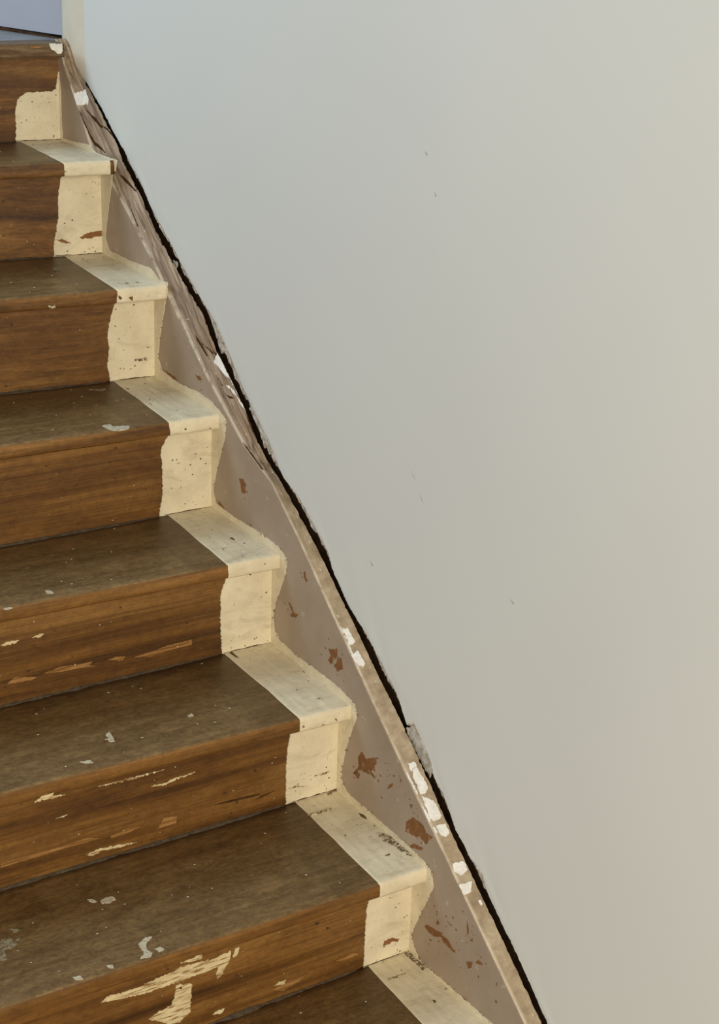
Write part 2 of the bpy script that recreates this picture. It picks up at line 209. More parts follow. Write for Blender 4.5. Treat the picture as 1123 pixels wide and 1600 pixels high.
class NT:
    def __init__(self, name):
        self.m = bpy.data.materials.new(name)
        self.m.use_nodes = True
        self.t = self.m.node_tree
        self.b = self.t.nodes['Principled BSDF']
        self.tc = self.t.nodes.new('ShaderNodeTexCoord')
        self.oi = self.t.nodes.new('ShaderNodeObjectInfo')

    def link(self, a, b):
        self.t.links.new(a, b)

    def coords(self, scale, jitter=True):
        mp = self.t.nodes.new('ShaderNodeMapping')
        mp.inputs['Scale'].default_value = scale
        if jitter:
            ml = self.t.nodes.new('ShaderNodeVectorMath')
            ml.operation = 'SCALE'
            ml.inputs[0].default_value = (13.0, 7.0, 5.0)
            self.link(self.oi.outputs['Random'], ml.inputs['Scale'])
            ad = self.t.nodes.new('ShaderNodeVectorMath')
            ad.operation = 'ADD'
            self.link(self.tc.outputs['Object'], ad.inputs[0])
            self.link(ml.outputs[0], ad.inputs[1])
            self.link(ad.outputs[0], mp.inputs['Vector'])
        else:
            self.link(self.tc.outputs['Object'], mp.inputs['Vector'])
        return mp.outputs[0]

    def noise(self, vec, scale=1.0, detail=5, rough=0.55, dist=0.0):
        n = self.t.nodes.new('ShaderNodeTexNoise')
        n.inputs['Scale'].default_value = scale
        n.inputs['Detail'].default_value = detail
        n.inputs['Roughness'].default_value = rough
        n.inputs['Distortion'].default_value = dist
        self.link(vec, n.inputs['Vector'])
        return n.outputs['Fac']

    def ramp(self, fac, stops):
        r = self.t.nodes.new('ShaderNodeValToRGB')
        e = r.color_ramp.elements
        while len(e) < len(stops):
            e.new(0.5)
        for i, (p, c) in enumerate(stops):
            e[i].position = p
            e[i].color = c if len(c) == 4 else tuple(c) + (1,)
        self.link(fac, r.inputs[0])
        return r.outputs[0]

    def mask(self, fac, lo, hi):
        r = self.t.nodes.new('ShaderNodeMapRange')
        r.inputs['From Min'].default_value = lo
        r.inputs['From Max'].default_value = hi
        self.link(fac, r.inputs['Value'])
        return r.outputs[0]

    def math(self, op, a, b=0.0):
        n = self.t.nodes.new('ShaderNodeMath')
        n.operation = op
        for i, v in enumerate((a, b)):
            if isinstance(v, (int, float)):
                n.inputs[i].default_value = v
            else:
                self.link(v, n.inputs[i])
        return n.outputs[0]

    def mix(self, fac, a, b, mode='MIX'):
        n = self.t.nodes.new('ShaderNodeMix')
        n.data_type = 'RGBA'
        n.blend_type = mode
        for sock, v in ((n.inputs[0], fac), (n.inputs[6], a), (n.inputs[7], b)):
            if isinstance(v, (int, float)):
                sock.default_value = v
            elif isinstance(v, tuple):
                sock.default_value = v
            else:
                self.link(v, sock)
        return n.outputs[2]

    def attr(self, name):
        n = self.t.nodes.new('ShaderNodeAttribute')
        n.attribute_name = name
        return n.outputs['Fac']

    def finish(self, col, rough=0.6, bump=None, strength=0.2, dist=0.002, spec=0.4):
        if isinstance(col, tuple):
            self.b.inputs['Base Color'].default_value = col
        else:
            self.link(col, self.b.inputs['Base Color'])
        if isinstance(rough, (int, float)):
            self.b.inputs['Roughness'].default_value = rough
        else:
            self.link(rough, self.b.inputs['Roughness'])
        self.b.inputs['Specular IOR Level'].default_value = spec
        if bump is not None:
            bn = self.t.nodes.new('ShaderNodeBump')
            bn.inputs['Strength'].default_value = strength
            bn.inputs['Distance'].default_value = dist
            self.link(bump, bn.inputs['Height'])
            self.link(bn.outputs[0], self.b.inputs['Normal'])
        return self.m


def wood_material(name, dark, mid, light):
    n = NT(name)
    band = n.noise(n.coords((1.1, 16, 16)), 1.0, 4, 0.6, 0.7)
    col = n.ramp(band, [(0.28, lin(dark)), (0.48, lin(mid)), (0.72, lin(light))])
    fib = n.noise(n.coords((7, 330, 330)), 1.0, 4, 0.65, 0.3)
    col = n.mix(0.55, col, n.ramp(fib, [(0.3, (0.35, 0.33, 0.3)), (0.7, (1.0, 1.0, 1.0))]), 'MULTIPLY')
    streak = n.mask(n.noise(n.coords((2.2, 75, 75)), 1.0, 5, 0.6, 1.2), 0.62, 0.72)
    col = n.mix(n.math('MULTIPLY', streak, 0.55), col, lin((44, 24, 8)))
    blot = n.mask(n.noise(n.coords((9, 14, 14)), 1.0, 5, 0.65), 0.55, 0.75)
    col = n.mix(n.math('MULTIPLY', blot, 0.5), col, lin((60, 34, 12)))
    ring = n.noise(n.coords((0.55, 46, 46)), 1.0, 5, 0.6, 0.35)
    col = n.mix(0.6, col, n.ramp(ring, [(0.36, (0.5, 0.44, 0.36)), (0.52, (1.0, 1.0, 1.0)), (0.66, (1.22, 1.2, 1.15))]), 'MULTIPLY')
    mott = n.noise(n.coords((70, 110, 110)), 1.0, 5, 0.75, 0.4)
    col = n.mix(0.6, col, n.ramp(mott, [(0.3, (0.5, 0.48, 0.44)), (0.62, (1.1, 1.1, 1.1))]), 'MULTIPLY')
    pit = n.mask(n.noise(n.coords((60, 140, 140)), 1.0, 3, 0.6), 0.73, 0.78)
    col = n.mix(n.math('MULTIPLY', pit, 0.7), col, lin((34, 18, 8)))
    return n.finish(col, 0.5, n.math('ADD', fib, n.math('MULTIPLY', band, 2.0)), 0.25, 0.0012, 0.35)


def patina_material():
    n = NT('worn_tread_wood')
    grain = n.noise(n.coords((1.6, 22, 22)), 1.0, 5, 0.6, 0.8)
    brown = n.ramp(grain, [(0.3, lin((80, 52, 24))), (0.5, lin((106, 74, 38))), (0.72, lin((130, 96, 54)))])
    grey = n.ramp(n.noise(n.coords((6, 40, 40)), 1.0, 6, 0.7, 0.5), [(0.3, lin((112, 86, 50))), (0.7, lin((148, 120, 77)))])
    d = n.attr('depth')
    w = n.noise(n.coords((5, 9, 9)), 1.0, 6, 0.7, 1.0)
    s = n.math('ADD', d, n.math('MULTIPLY', n.math('SUBTRACT', w, 0.5), 1.5))
    worn = n.mask(s, 1.15, 0.15)
    col = n.mix(worn, brown, grey)
    scratch = n.mask(n.noise(n.coords((14, 120, 120)), 1.0, 6, 0.7, 2.0), 0.60, 0.70)
    col = n.mix(n.math('MULTIPLY', scratch, 0.45), col, lin((56, 36, 16)))
    scuff = n.mask(n.noise(n.coords((150, 16, 40)), 1.0, 5, 0.7, 1.5), 0.60, 0.70)
    col = n.mix(n.math('MULTIPLY', scuff, 0.4), col, lin((66, 46, 24)))
    big = n.noise(n.coords((16, 26, 26)), 1.0, 5, 0.7, 1.2)
    col = n.mix(0.6, col, n.ramp(big, [(0.34, (0.55, 0.5, 0.42)), (0.55, (1.0, 1.0, 1.0)), (0.7, (1.2, 1.2, 1.2))]), 'MULTIPLY')
    pale = n.mask(n.noise(n.coords((25, 70, 70)), 1.0, 5, 0.7, 1.5), 0.66, 0.76)
    col = n.mix(n.math('MULTIPLY', pale, 0.35), col, lin((165, 150, 118)))
    # strip beside the paint where a carpet runner once stopped
    sx = n.t.nodes.new('ShaderNodeSeparateXYZ')
    n.link(n.tc.outputs['Object'], sx.inputs[0])
    xw = n.math('ADD', sx.outputs[0], n.math('MULTIPLY', n.math('SUBTRACT', w, 0.5), 0.02))
    strip = n.mask(xw, -0.170, -0.163)
    col = n.mix(n.math('MULTIPLY', strip, 0.4), col, lin((92, 70, 40)))
    mott = n.noise(n.coords((90, 130, 130)), 1.0, 5, 0.75, 0.5)
    col = n.mix(0.7, col, n.ramp(mott, [(0.32, (0.45, 0.43, 0.4)), (0.6, (1.1, 1.1, 1.1))]), 'MULTIPLY')
    fib = n.noise(n.coords((6, 260, 260)), 1.0, 4, 0.65, 0.3)
    col = n.mix(0.45, col, n.ramp(fib, [(0.3, (0.4, 0.4, 0.4)), (0.7, (1, 1, 1))]), 'MULTIPLY')
    return n.finish(col, 0.42, n.math('ADD', fib, w), 0.3, 0.0012, 0.28)


def cream_material():
    n = NT('cream_gloss_paint')
    a = n.noise(n.coords((18, 18, 18)), 1.0, 5, 0.6)
    col = n.ramp(a, [(0.3, lin((206, 193, 162))), (0.7, lin((225, 213, 181)))])
    spot = n.mask(n.noise(n.coords((95, 95, 95)), 1.0, 3, 0.6), 0.67, 0.73)
    col = n.mix(n.math('MULTIPLY', spot, 0.65), col, lin((96, 78, 50)))
    smear = n.mask(n.noise(n.coords((12, 34, 34)), 1.0, 6, 0.7, 1.0), 0.52, 0.74)
    col = n.mix(n.math('MULTIPLY', smear, 0.5), col, lin((160, 144, 110)))
    lump = n.noise(n.coords((110, 60, 60)), 1.0, 4, 0.6)
    return n.finish(col, 0.45, n.math('ADD', n.math('MULTIPLY', lump, 1.0), a), 0.6, 0.0018, 0.35)


def taupe_material():
    n = NT('taupe_string_paint')
    a = n.noise(n.coords((9, 9, 9), False), 1.0, 5, 0.6)
    col = n.ramp(a, [(0.3, lin((150, 132, 112))), (0.7, lin((166, 148, 127)))])
    fleck = n.mask(n.noise(n.coords((110, 45, 45), False), 1.0, 3, 0.6), 0.665, 0.70)
    col = n.mix(n.math('MULTIPLY', fleck, 0.65), col, lin((196, 182, 162)))
    nick = n.mask(n.noise(n.coords((150, 62, 62), False), 1.0, 4, 0.65), 0.685, 0.71)
    col = n.mix(n.math('MULTIPLY', nick, 0.85), col, lin((96, 58, 28)))
    return n.finish(col, 0.5, a, 0.15, 0.001, 0.4)


def string_top_material():
    n = NT('scraped_string_top')
    up_ = n.attr('stripped')
    edge = n.attr('arris')
    # grain runs down the slope: rotate so one axis follows the flight
    mp = n.t.nodes.new('ShaderNodeMapping')
    mp.inputs['Rotation'].default_value = (math.radians(-38), 0, 0)
    n.link(n.tc.outputs['Object'], mp.inputs['Vector'])
    mp2 = n.t.nodes.new('ShaderNodeMapping')
    mp2.inputs['Scale'].default_value = (180, 7, 180)
    n.link(mp.outputs[0], mp2.inputs['Vector'])
    g = n.noise(mp2.outputs[0], 1.0, 5, 0.65, 0.8)
    painted = n.ramp(n.noise(n.coords((40, 40, 40), False), 1.0, 5, 0.65), [(0.3, lin((136, 118, 92))), (0.5, lin((160, 141, 113))), (0.75, lin((186, 170, 142)))])
    bare = n.ramp(g, [(0.28, lin((70, 50, 34))), (0.44, lin((124, 103, 80))), (0.56, lin((150, 130, 105))), (0.72, lin((184, 166, 142)))])
    col = n.mix(up_, painted, bare)
    fl = n.mask(n.noise(n.coords((120, 70, 70), False), 1.0, 4, 0.7), 0.66, 0.70)
    col = n.mix(n.math('MULTIPLY', fl, 0.7), col, lin((222, 214, 200)))
    dk = n.mask(n.noise(n.coords((70, 40, 40), False), 1.0, 5, 0.7), 0.66, 0.74)
    col = n.mix(n.math('MULTIPLY', dk, 0.6), col, lin((84, 60, 42)))
    ew = n.math('MULTIPLY', edge, n.mask(n.noise(n.coords((30, 18, 18), False), 1.0, 4, 0.7), 0.36, 0.52))
    col = n.mix(n.math('MULTIPLY', ew, 0.75), col, lin((214, 200, 174)))
    return n.finish(col, 0.6, g, 0.5, 0.002, 0.3)


def wall_material():
    n = NT('wall_emulsion')
    a = n.noise(n.coords((1.2, 1.2, 1.2), False), 1.0, 3, 0.5)
    col = n.ramp(a, [(0.3, lin((209, 210, 202))), (0.7, lin((214, 215, 207)))])
    peel = n.noise(n.coords((170, 170, 170), False), 1.0, 3, 0.6)
    soft = n.noise(n.coords((7, 7, 7), False), 1.0, 2, 0.5)
    return n.finish(col, 0.62, n.math('ADD', peel, n.math('MULTIPLY', soft, 3.0)), 0.10, 0.0012, 0.3)


def plaster_material():
    n = NT('broken_plaster')
    a = n.noise(n.coords((90, 60, 60), False), 1.0, 6, 0.7)
    col = n.ramp(a, [(0.3, lin((120, 108, 92))), (0.45, lin((176, 168, 152))), (0.65, lin((214, 208, 194)))])
    return n.finish(col, 0.85, a, 0.8, 0.003, 0.2)


def flat(name, c1, c2, scale=60, rough=0.6, strength=0.3, spec=0.35):
    n = NT(name)
    a = n.noise(n.coords((scale, scale, scale), False), 1.0, 4, 0.65)
    return n.finish(n.ramp(a, [(0.3, lin(c1)), (0.7, lin(c2))]), rough, a, strength, 0.0015, spec)


def speckled(name, c1, c2, under, scale, lo, hi):
    """a worn layer: c1-c2 broken up by specks of what lies under it"""
    n = NT(name)
    a = n.noise(n.coords((70, 90, 90), False), 1.0, 4, 0.65)
    col = n.ramp(a, [(0.3, lin(c1)), (0.7, lin(c2))])
    m = n.mask(n.noise(n.coords(scale, False), 1.0, 4, 0.65, 0.4), lo, hi)
    col = n.mix(m, col, lin(under))
    return n.finish(col, 0.7, a, 0.3, 0.001, 0.3)


MAT = {
    'riser': wood_material('stained_pine_riser', (76, 48, 18), (119, 80, 34), (154, 112, 57)),
    'nosing': wood_material('stained_pine_nosing', (88, 56, 22), (132, 92, 42), (166, 124, 70)),
    'patina': patina_material(),
    'cream': cream_material(),
    'taupe': taupe_material(),
    'string_top': string_top_material(),
    'wall': wall_material(),
    'plaster': plaster_material(),
    'bare': speckled('bare_wood_chip', (112, 72, 36), (136, 94, 54), (152, 132, 114), (150, 90, 90), 0.60, 0.66),
    'landing_nosing': speckled('faded_landing_nosing', (104, 84, 58), (126, 104, 76), (86, 62, 36), (8, 120, 120), 0.45, 0.6),
    'rubble': flat('crumbled_plaster', (132, 116, 96), (214, 207, 192), 130, 0.95, 1.0, 0.1),
    'speck': flat('dark_speck', (54, 36, 18), (70, 50, 28), 100),
    'crack': flat('wood_crack', (56, 38, 22), (78, 56, 36), 100, 1.0, 0.1, 0.0),
    'white': flat('white_filler', (206, 202, 190), (232, 228, 218), 90, 0.7, 0.6),
    'tan': speckled('scraped_pale_wood', (138, 98, 50), (166, 124, 72), (116, 78, 34), (8, 240, 240), 0.44, 0.58),
    'streak': speckled('dry_brushed_cream_paint', (196, 176, 128), (216, 200, 158), (124, 86, 40), (26, 300, 300), 0.50, 0.62),
    'dust': speckled('dried_paint_drop', (176, 164, 136), (206, 196, 170), (120, 104, 74), (160, 160, 160), 0.55, 0.66),
    'greydust': speckled('plaster_dust_smear', (132, 118, 90), (156, 144, 116), (100, 84, 56), (110, 150, 150), 0.45, 0.6),
    'grime': speckled('dark_grime', (78, 62, 42), (120, 100, 70), (206, 192, 158), (130, 170, 170), 0.46, 0.58),
    'scuff': flat('wall_scuff', (166, 164, 158), (178, 176, 170), 60),
    'bead': flat('grey_dirt_bead', (62, 52, 40), (92, 80, 64), 90, 0.95, 0.8, 0.1),
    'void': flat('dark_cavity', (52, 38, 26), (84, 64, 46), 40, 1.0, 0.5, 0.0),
    'corner': flat('old_cream_wall_paint', (202, 194, 172), (212, 205, 183), 14, 0.6, 0.1),
    'far': flat('upstairs_wall_shaded', (158, 161, 170), (164, 167, 176), 3, 0.6, 0.05),  # grey-blue has the landing wall's shade built into the base colour
    'floor': flat('grey_landing_boards', (116, 118, 118), (140, 142, 142), 12, 0.35, 0.1, 0.5),
    'hall': flat('hall_floor_boards', (120, 90, 60), (140, 106, 70), 6, 0.5, 0.1),
}


# ------------------------------------------------------------------ helpers
def new_obj(name, verts, faces, mats, parent=None, smooth=False, midx=None):
    me = bpy.data.meshes.new(name)
    me.from_pydata([tuple(v) for v in verts], [], faces)
    for m in (mats if isinstance(mats, (list, tuple)) else [mats]):
        me.materials.append(MAT[m])
    if midx is not None:
        me.polygons.foreach_set('material_index', midx)
    if smooth:
        me.polygons.foreach_set('use_smooth', [True] * len(me.polygons))
    me.update()
    o = bpy.data.objects.new(name, me)
    COL.objects.link(o)
    if parent:
        o.parent = parent
    return o


def structure(o, label=None):
    o['kind'] = 'structure'
    if label:
        o['label'] = label
    return o


def nz(x, y=0.0, z=0.0):
    return noise.noise(Vector((x, y, z)))


def interp(table, y):
    t = sorted(table)
    if y <= t[0][0]:
        (a, b), (c, d) = t[0], t[3]
        return b + (y - a) * (d - b) / (c - a)
    if y >= t[-1][0]:
        return t[-1][1]
    for (a, b), (c, d) in zip(t, t[1:]):
        if a <= y <= c:
            return b + (d - b) * (y - a) / (c - a)


def ragged(pts, step=0.003, amp=0.0012, closed=True, seed=0.0):
    """subdivide a 2-D outline and roughen it"""
    out = []
    n = len(pts)
    for i in range(n if closed else n - 1):
        a, b = Vector(pts[i]), Vector(pts[(i + 1) % n])
        d = b - a
        L = d.length
        m = max(1, int(L / step))
        nr = Vector((-d.y, d.x)).normalized() if L > 1e-9 else Vector((0, 0))
        for j in range(m):
            q = a + d * (j / m)
            k = amp * (nz(q.x * 220 + seed, q.y * 220, 3.1) + 0.6 * nz(q.x * 600, q.y * 600 + seed, 9.7))
            q = q + nr * k
            out.append((q.x, q.y))
    if not closed:
        out.append(tuple(pts[-1]))
    return out


def slab(name, outline, place, thick, mat, parent):
    """a thin ragged layer: outline in 2-D, place(u, v, h) -> world"""
    n = len(outline)
    co, _, tris, _, _, _ = delaunay_2d_cdt([Vector(q) for q in outline], [], [list(range(n))], 1, 1e-7)
    bm = bmesh.new()
    top = [bm.verts.new(place(q.x, q.y, thick)) for q in co]
    for t in tris:
        bm.faces.new([top[i] for i in t])
    # drop the rim down onto the surface
    rim = [e for e in bm.edges if len(e.link_faces) == 1]
    low = {}
    for e in rim:
        for v in e.verts:
            if v not in low:
                q = co[top.index(v)]
                low[v] = bm.verts.new(place(q.x, q.y, -0.0006))
    for e in rim:
        a, b = e.verts
        try:
            bm.faces.new((a, b, low[b], low[a]))
        except ValueError:
            pass
    bmesh.ops.delete(bm, geom=[v for v in bm.verts if not v.link_faces], context='VERTS')
    bmesh.ops.recalc_face_normals(bm, faces=bm.faces)
    me = bpy.data.meshes.new(name)
    bm.to_mesh(me)
    bm.free()
    me.materials.append(MAT[mat])
    o = bpy.data.objects.new(name, me)
    COL.objects.link(o)
    o.parent = parent
    return o


def box(name, x0, x1, y0, y1, z0, z1, mat, parent=None):
    v = [(x, y, z) for x in (x0, x1) for y in (y0, y1) for z in (z0, z1)]
    f = [(0, 1, 3, 2), (4, 6, 7, 5), (0, 4, 5, 1), (2, 3, 7, 6), (0, 2, 6, 4), (1, 5, 7, 3)]
    return new_obj(name, v, f, mat, parent)


# continue the flight one step below the frame
STEP[8] = [-1.897, -1.515, -1.62, 0.0, 0.0]
N_STEPS = 9


def y_nose(k, x):
    return STEP[k][0] + STEP[k][3] * max(x, -0.8)


def y_riser(k, x):
    return STEP[k][2] + STEP[k][4] * max(x, -0.8)


# ------------------------------------------------------------------ right wall (plaster with a broken lower edge)
def build_wall():
    pts = [(q[0], q[1]) for q in EDGE]
    first = (0.075, 0.02)
    pts = [first] + pts
    a, b = pts[-6], pts[-1]
    sl = (b[1] - a[1]) / (b[0] - a[0])
    y = b[0]
    while y > -3.3:
        y -= 0.06
        pts.append((y, b[1] + sl * (y - b[0]) + 0.006 * nz(y * 9)))
    line = ragged(pts, 0.003, 0.0018, False, 1.3)
    n = len(line)
    rows = [(0.0, 0.026), (0.0, 0.0045), (0.0016, 0.0016), (0.005, 0.0004)]
    verts, faces, mi = [], [], []
    w = len(rows) + 4

    def avg(i, c):
        q = [line[min(max(j, 0), n - 1)][c] for j in range(i - 14, i + 15)]
        return sum(q) / len(q)
    for i, (y, z) in enumerate(line):
        r = 1.0 + 0.9 * nz(y * 40, 5)
        for d, inset in rows:
            inn_ = inset * r if 0.0 < inset < 0.02 else inset
            verts.append((X_WALL + inn_, y + 0.4 * d, z + d * 0.9))
        ys, zs = avg(i, 0), avg(i, 1)
        for d in (0.022, 0.05, 0.2):
            verts.append((X_WALL + (0.0006 * nz(ys * 14, d * 30) if d < 0.1 else 0.0), ys + 0.4 * d, zs + d * 0.9))
        verts.append((X_WALL, ys + 0.08, 2.2))
    for i in range(n - 1):
        for j in range(w - 1):
            faces.append((i * w + j, (i + 1) * w + j, (i + 1) * w + j + 1, i * w + j + 1))
            mi.append(1 if j < 2 or (j == 2 and nz(line[i][0] * 25, 7) > 0.05) else 0)
    return new_obj('wall_right', verts, faces, ['wall', 'plaster'], None, False, mi)


wall = structure(build_wall(), 'off-white plaster wall rising beside the staircase with a broken lower edge')


def build_corner():
    # slightly proud rounded corner where the stair wall turns onto the landing
    verts, faces = [], []
    prof = []
    for i in range(13):
        a = i / 12
        y = -0.048 + 0.098 * a
        prof.append((X_WALL - 0.0075 * math.sin(math.pi * min(1, a * 1.15) / 1.15 * 0.62) , y))
    prof.append((X_WALL + 0.02, 0.056))
    prof.append((X_WALL + 0.16, 0.060))
    for x, y in prof:
        z0 = 0.012 if y > -0.012 else -0.045
        z0 = -0.03 - 0.55 * (0.02 - y) if y < 0.02 else 0.0
        verts += [(x, y, z0), (x, y, 2.2)]
    for i in range(len(prof) - 1):
        faces.append((2 * i, 2 * i + 2, 2 * i + 3, 2 * i + 1))
    return new_obj('trim_1', verts, faces, 'corner', None, True)


structure(build_corner(), 'cream rounded wall corner at the head of the stairs')

# dark cavity behind the plaster and the string
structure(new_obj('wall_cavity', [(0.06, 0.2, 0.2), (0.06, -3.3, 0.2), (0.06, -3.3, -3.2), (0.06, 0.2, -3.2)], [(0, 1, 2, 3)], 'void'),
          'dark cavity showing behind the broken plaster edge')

# far wall of the landing
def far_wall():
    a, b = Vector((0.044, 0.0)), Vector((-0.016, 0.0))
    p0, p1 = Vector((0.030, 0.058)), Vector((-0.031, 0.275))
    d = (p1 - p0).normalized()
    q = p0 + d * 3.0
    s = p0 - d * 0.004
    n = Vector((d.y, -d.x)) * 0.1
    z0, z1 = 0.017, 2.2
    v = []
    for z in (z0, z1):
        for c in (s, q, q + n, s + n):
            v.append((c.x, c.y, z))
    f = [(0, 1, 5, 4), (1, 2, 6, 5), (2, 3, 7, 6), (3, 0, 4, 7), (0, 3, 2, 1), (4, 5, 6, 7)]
    structure(new_obj('wall_back', v, f, 'far'), 'wall along the upstairs landing, its bluish shade put into the colour')
    # dark tapering strip put in for the shadow gap at its foot
    v = []
    for c, h in ((s, 0.0025), (p1, 0.0065), (q, 0.0075)):
        m = n * 0.02
        v += [(c.x - m.x, c.y - m.y, 0.0085), (c.x - m.x, c.y - m.y, 0.0095 + h), (c.x + m.x, c.y + m.y, 0.0095 + h)]
    f = []
    for i in range(2):
        f += [(3 * i, 3 * i + 3, 3 * i + 4, 3 * i + 1), (3 * i + 1, 3 * i + 4, 3 * i + 5, 3 * i + 2)]
    structure(new_obj('shadow_gap_strip', v, f, 'void'), 'thin dark strip for the shadow gap at the foot of the landing wall')


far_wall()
structure(box('floor', X_LEFT, 0.06, 0.055, 3.2, -0.02, 0.009, 'floor'), 'grey landing floor at the top of the stairs')
structure(box('floor_hall', -3.2, 0.06, -5.6, -1.6, -1.74, -1.70, 'hall'), 'wooden hall floor at the foot of the stairs')

# ------------------------------------------------------------------ staircase
stair = bpy.data.objects.new('staircase', None)
COL.objects.link(stair)
stair.location = (0, 0, 0)
stair['label'] = 'old brown wooden staircase with cream painted edges climbing beside the wall'
stair['category'] = 'staircase'


def tread_profile(k, x, off=0.0, lumps=0.0):
    """(y, z, part) from the back along the top, round the nosing, to under the front; part 0 top, 1 nosing"""
    yn = y_nose(k, x) + 0.0012 * nz(x * 6, k * 3.3) - off
    yb = (STEP[k][2] + STEP[k][4] * max(x, -0.8)) if k else 0.05
    z = STEP[k][1] + 0.0008 * nz(x * 4, k * 1.7, 8)
    r = 0.0055 + 0.002 * nz(x * 3, k * 5.1, 2)
    p = []
    back = yb + (0.012 if k else 0.0)
    for i in range(9):
        a = i / 8
        y = back + (yn + off + r - back) * a
        p.append((y, z + off + lumps * nz(x * 90, y * 90, k) - 0.0, 0))
    for a in (0.3, 0.6, 1.0):
        t = a * math.pi / 2
        p.append((yn + r + off - (r + off) * math.sin(t) + off * 0, z - r + (r + off) * math.cos(t), 0 if a < 0.5 else 1))
    zb = z - NOSE
    for i in (1, 2, 3):
        zz = (z - r) + (zb + 0.004 - (z - r)) * i / 3
        p.append((yn + lumps * 1.3 * nz(x * 80, zz * 120, k + 4), zz, 1))
    p.append((yn + 0.0015, zb + 0.0012 - off * 0.5, 1))
    p.append((yn + 0.005, zb - off * 0.5, 1))
    p.append((y_riser(k + 1, x) if k < 8 else yn + 0.06, zb - off * 0.3, 1))
    return p


def build_tread(k):
    xs = []
    x = X_LEFT
    while x < 0.0005 - (0.006 if k == 0 else 0):
        xs.append(min(x, 0.0))
        x += 0.02
    if k and xs[-1] < -0.001:
        xs.append(0.0)
    if not k:
        xs[-1] = -0.005
    end = 0.0 if k else 0.0
    verts, faces, mi, dep = [], [], [], []
    for x in xs:
        pr = tread_profile(k, x)
        m = len(pr)
        for i, (y, z, s) in enumerate(pr):
            verts.append((x, y, z))
            dep.append(max(0.0, 1 - i / 8))
        yb = pr[0][0]
        verts.append((x, yb, pr[0][1] - NOSE))
        dep.append(1.0)
    w = m + 1
    for i in range(len(xs) - 1):
        for j in range(w):
            j2 = (j + 1) % w
            faces.append((i * w + j, (i + 1) * w + j, (i + 1) * w + j2, i * w + j2))
            mi.append(0 if j < 10 else 1)
    for e in (0, len(xs) - 1):
        f = tuple(e * w + j for j in range(w))
        faces.append(f if e else f[::-1])
        mi.append(1)
    o = new_obj('tread', verts, faces, ['patina', 'nosing' if k else 'landing_nosing'], stair, True, mi)
    at = o.data.attributes.new('depth', 'FLOAT', 'POINT')
    at.data.foreach_set('value', dep)
    bm = bmesh.new()
    bm.from_mesh(o.data)
    bmesh.ops.recalc_face_normals(bm, faces=bm.faces)
    bm.to_mesh(o.data)
    bm.free()
    return o


def build_riser(k):
    """riser standing on tread k, under the nosing of tread k-1"""
    z0 = STEP[k][1] - 0.01
    z1 = STEP[k - 1][1] - NOSE + 0.002
    verts, faces = [], []
    xs = [X_LEFT + i * (-X_LEFT) / 60 for i in range(61)]
    zs = [z0 + (z1 - z0) * i / 8 for i in range(9)]
    for x in xs:
        for z in zs:
            verts.append((x, y_riser(k, x) + 0.0008 * nz(x * 5, z * 12, k), z))
        verts.append((x, y_riser(k, x) + 0.02, z1))
        verts.append((x, y_riser(k, x) + 0.02, z0))
    w = len(zs) + 2
    for i in range(len(xs) - 1):
        for j in range(w):
            j2 = (j + 1) % w
            faces.append((i * w + j, (i + 1) * w + j, (i + 1) * w + j2, i * w + j2))
    for e in (0, len(xs) - 1):
        faces.append(tuple(e * w + j for j in range(w)))
    o = new_obj('riser', verts, faces, 'riser', stair)
    bm = bmesh.new()
    bm.from_mesh(o.data)
    bmesh.ops.recalc_face_normals(bm, faces=bm.faces)
    bm.to_mesh(o.data)
    bm.free()
    return o


treads = {k: build_tread(k) for k in range(0, N_STEPS)}
risers = {k: build_riser(k) for k in range(1, N_STEPS)}
ORD = ['landing', 'first', 'second', 'third', 'fourth', 'fifth', 'sixth', 'seventh', 'eighth']


# ---- cream paint along the right edge of each tread
def tread_band(k):
    bx = BAND.get(k, [-0.09, -0.085])
    cols = [0.0, 0.0009, 0.003] + [0.004 * i for i in range(2, 27)]
    npz = len(tread_profile(k, 0.0))
    verts, faces = [], []
    fr = []
    base = tread_profile(k, -0.05)
    for j in range(npz):
        a = min(1.0, j / 8)
        left = bx[1] + (bx[0] - bx[1]) * a
        y, z, _ = base[j]
        left += 0.0022 * nz(y * 60, z * 60, k) + 0.0012 * nz(y * 220, z * 260, k + 7)
        # the paint stops a touch further right on the front than on the top
        if j > 9:
            left += 0.0015
        fr.append(left)
    for j in range(npz):
        for c in cols:
            x = fr[j] + (0.0 - fr[j]) * min(1.0, c / 0.104) if c > 0.004 else fr[j] + c
            x = min(x, -0.009 if k == 1 and j > 8 else 0.0)
            off = -0.0004 if c == 0.0 else 0.0009
            pr = tread_profile(k, x, off, 0.0016 if c > 0 else 0.0)
            verts.append((x, pr[j][0], pr[j][1]))
    w = len(cols)
    for j in range(npz - 1):
        for i in range(w - 1):
            faces.append((j * w + i, (j + 1) * w + i, (j + 1) * w + i + 1, j * w + i + 1))
    o = new_obj('paint_band', verts, faces, 'cream', treads[k], True)
    o['label'] = 'cream painted band on the right end of the tread'
    return o


for k in range(1, 9):
    tread_band(k)


def on_riser(k):
    return lambda u, v, h: (u, y_riser(k, u) - h - 0.0009, v)


def on_nose(k):
    return lambda u, v, h: (u, y_nose(k, u) - h - 0.0008, v)


def on_tread(k):
    return lambda u, v, h: (u, v, STEP[k][1] + h + 0.0006)


def on_string(u, v, h):
    return (-h, u, v)


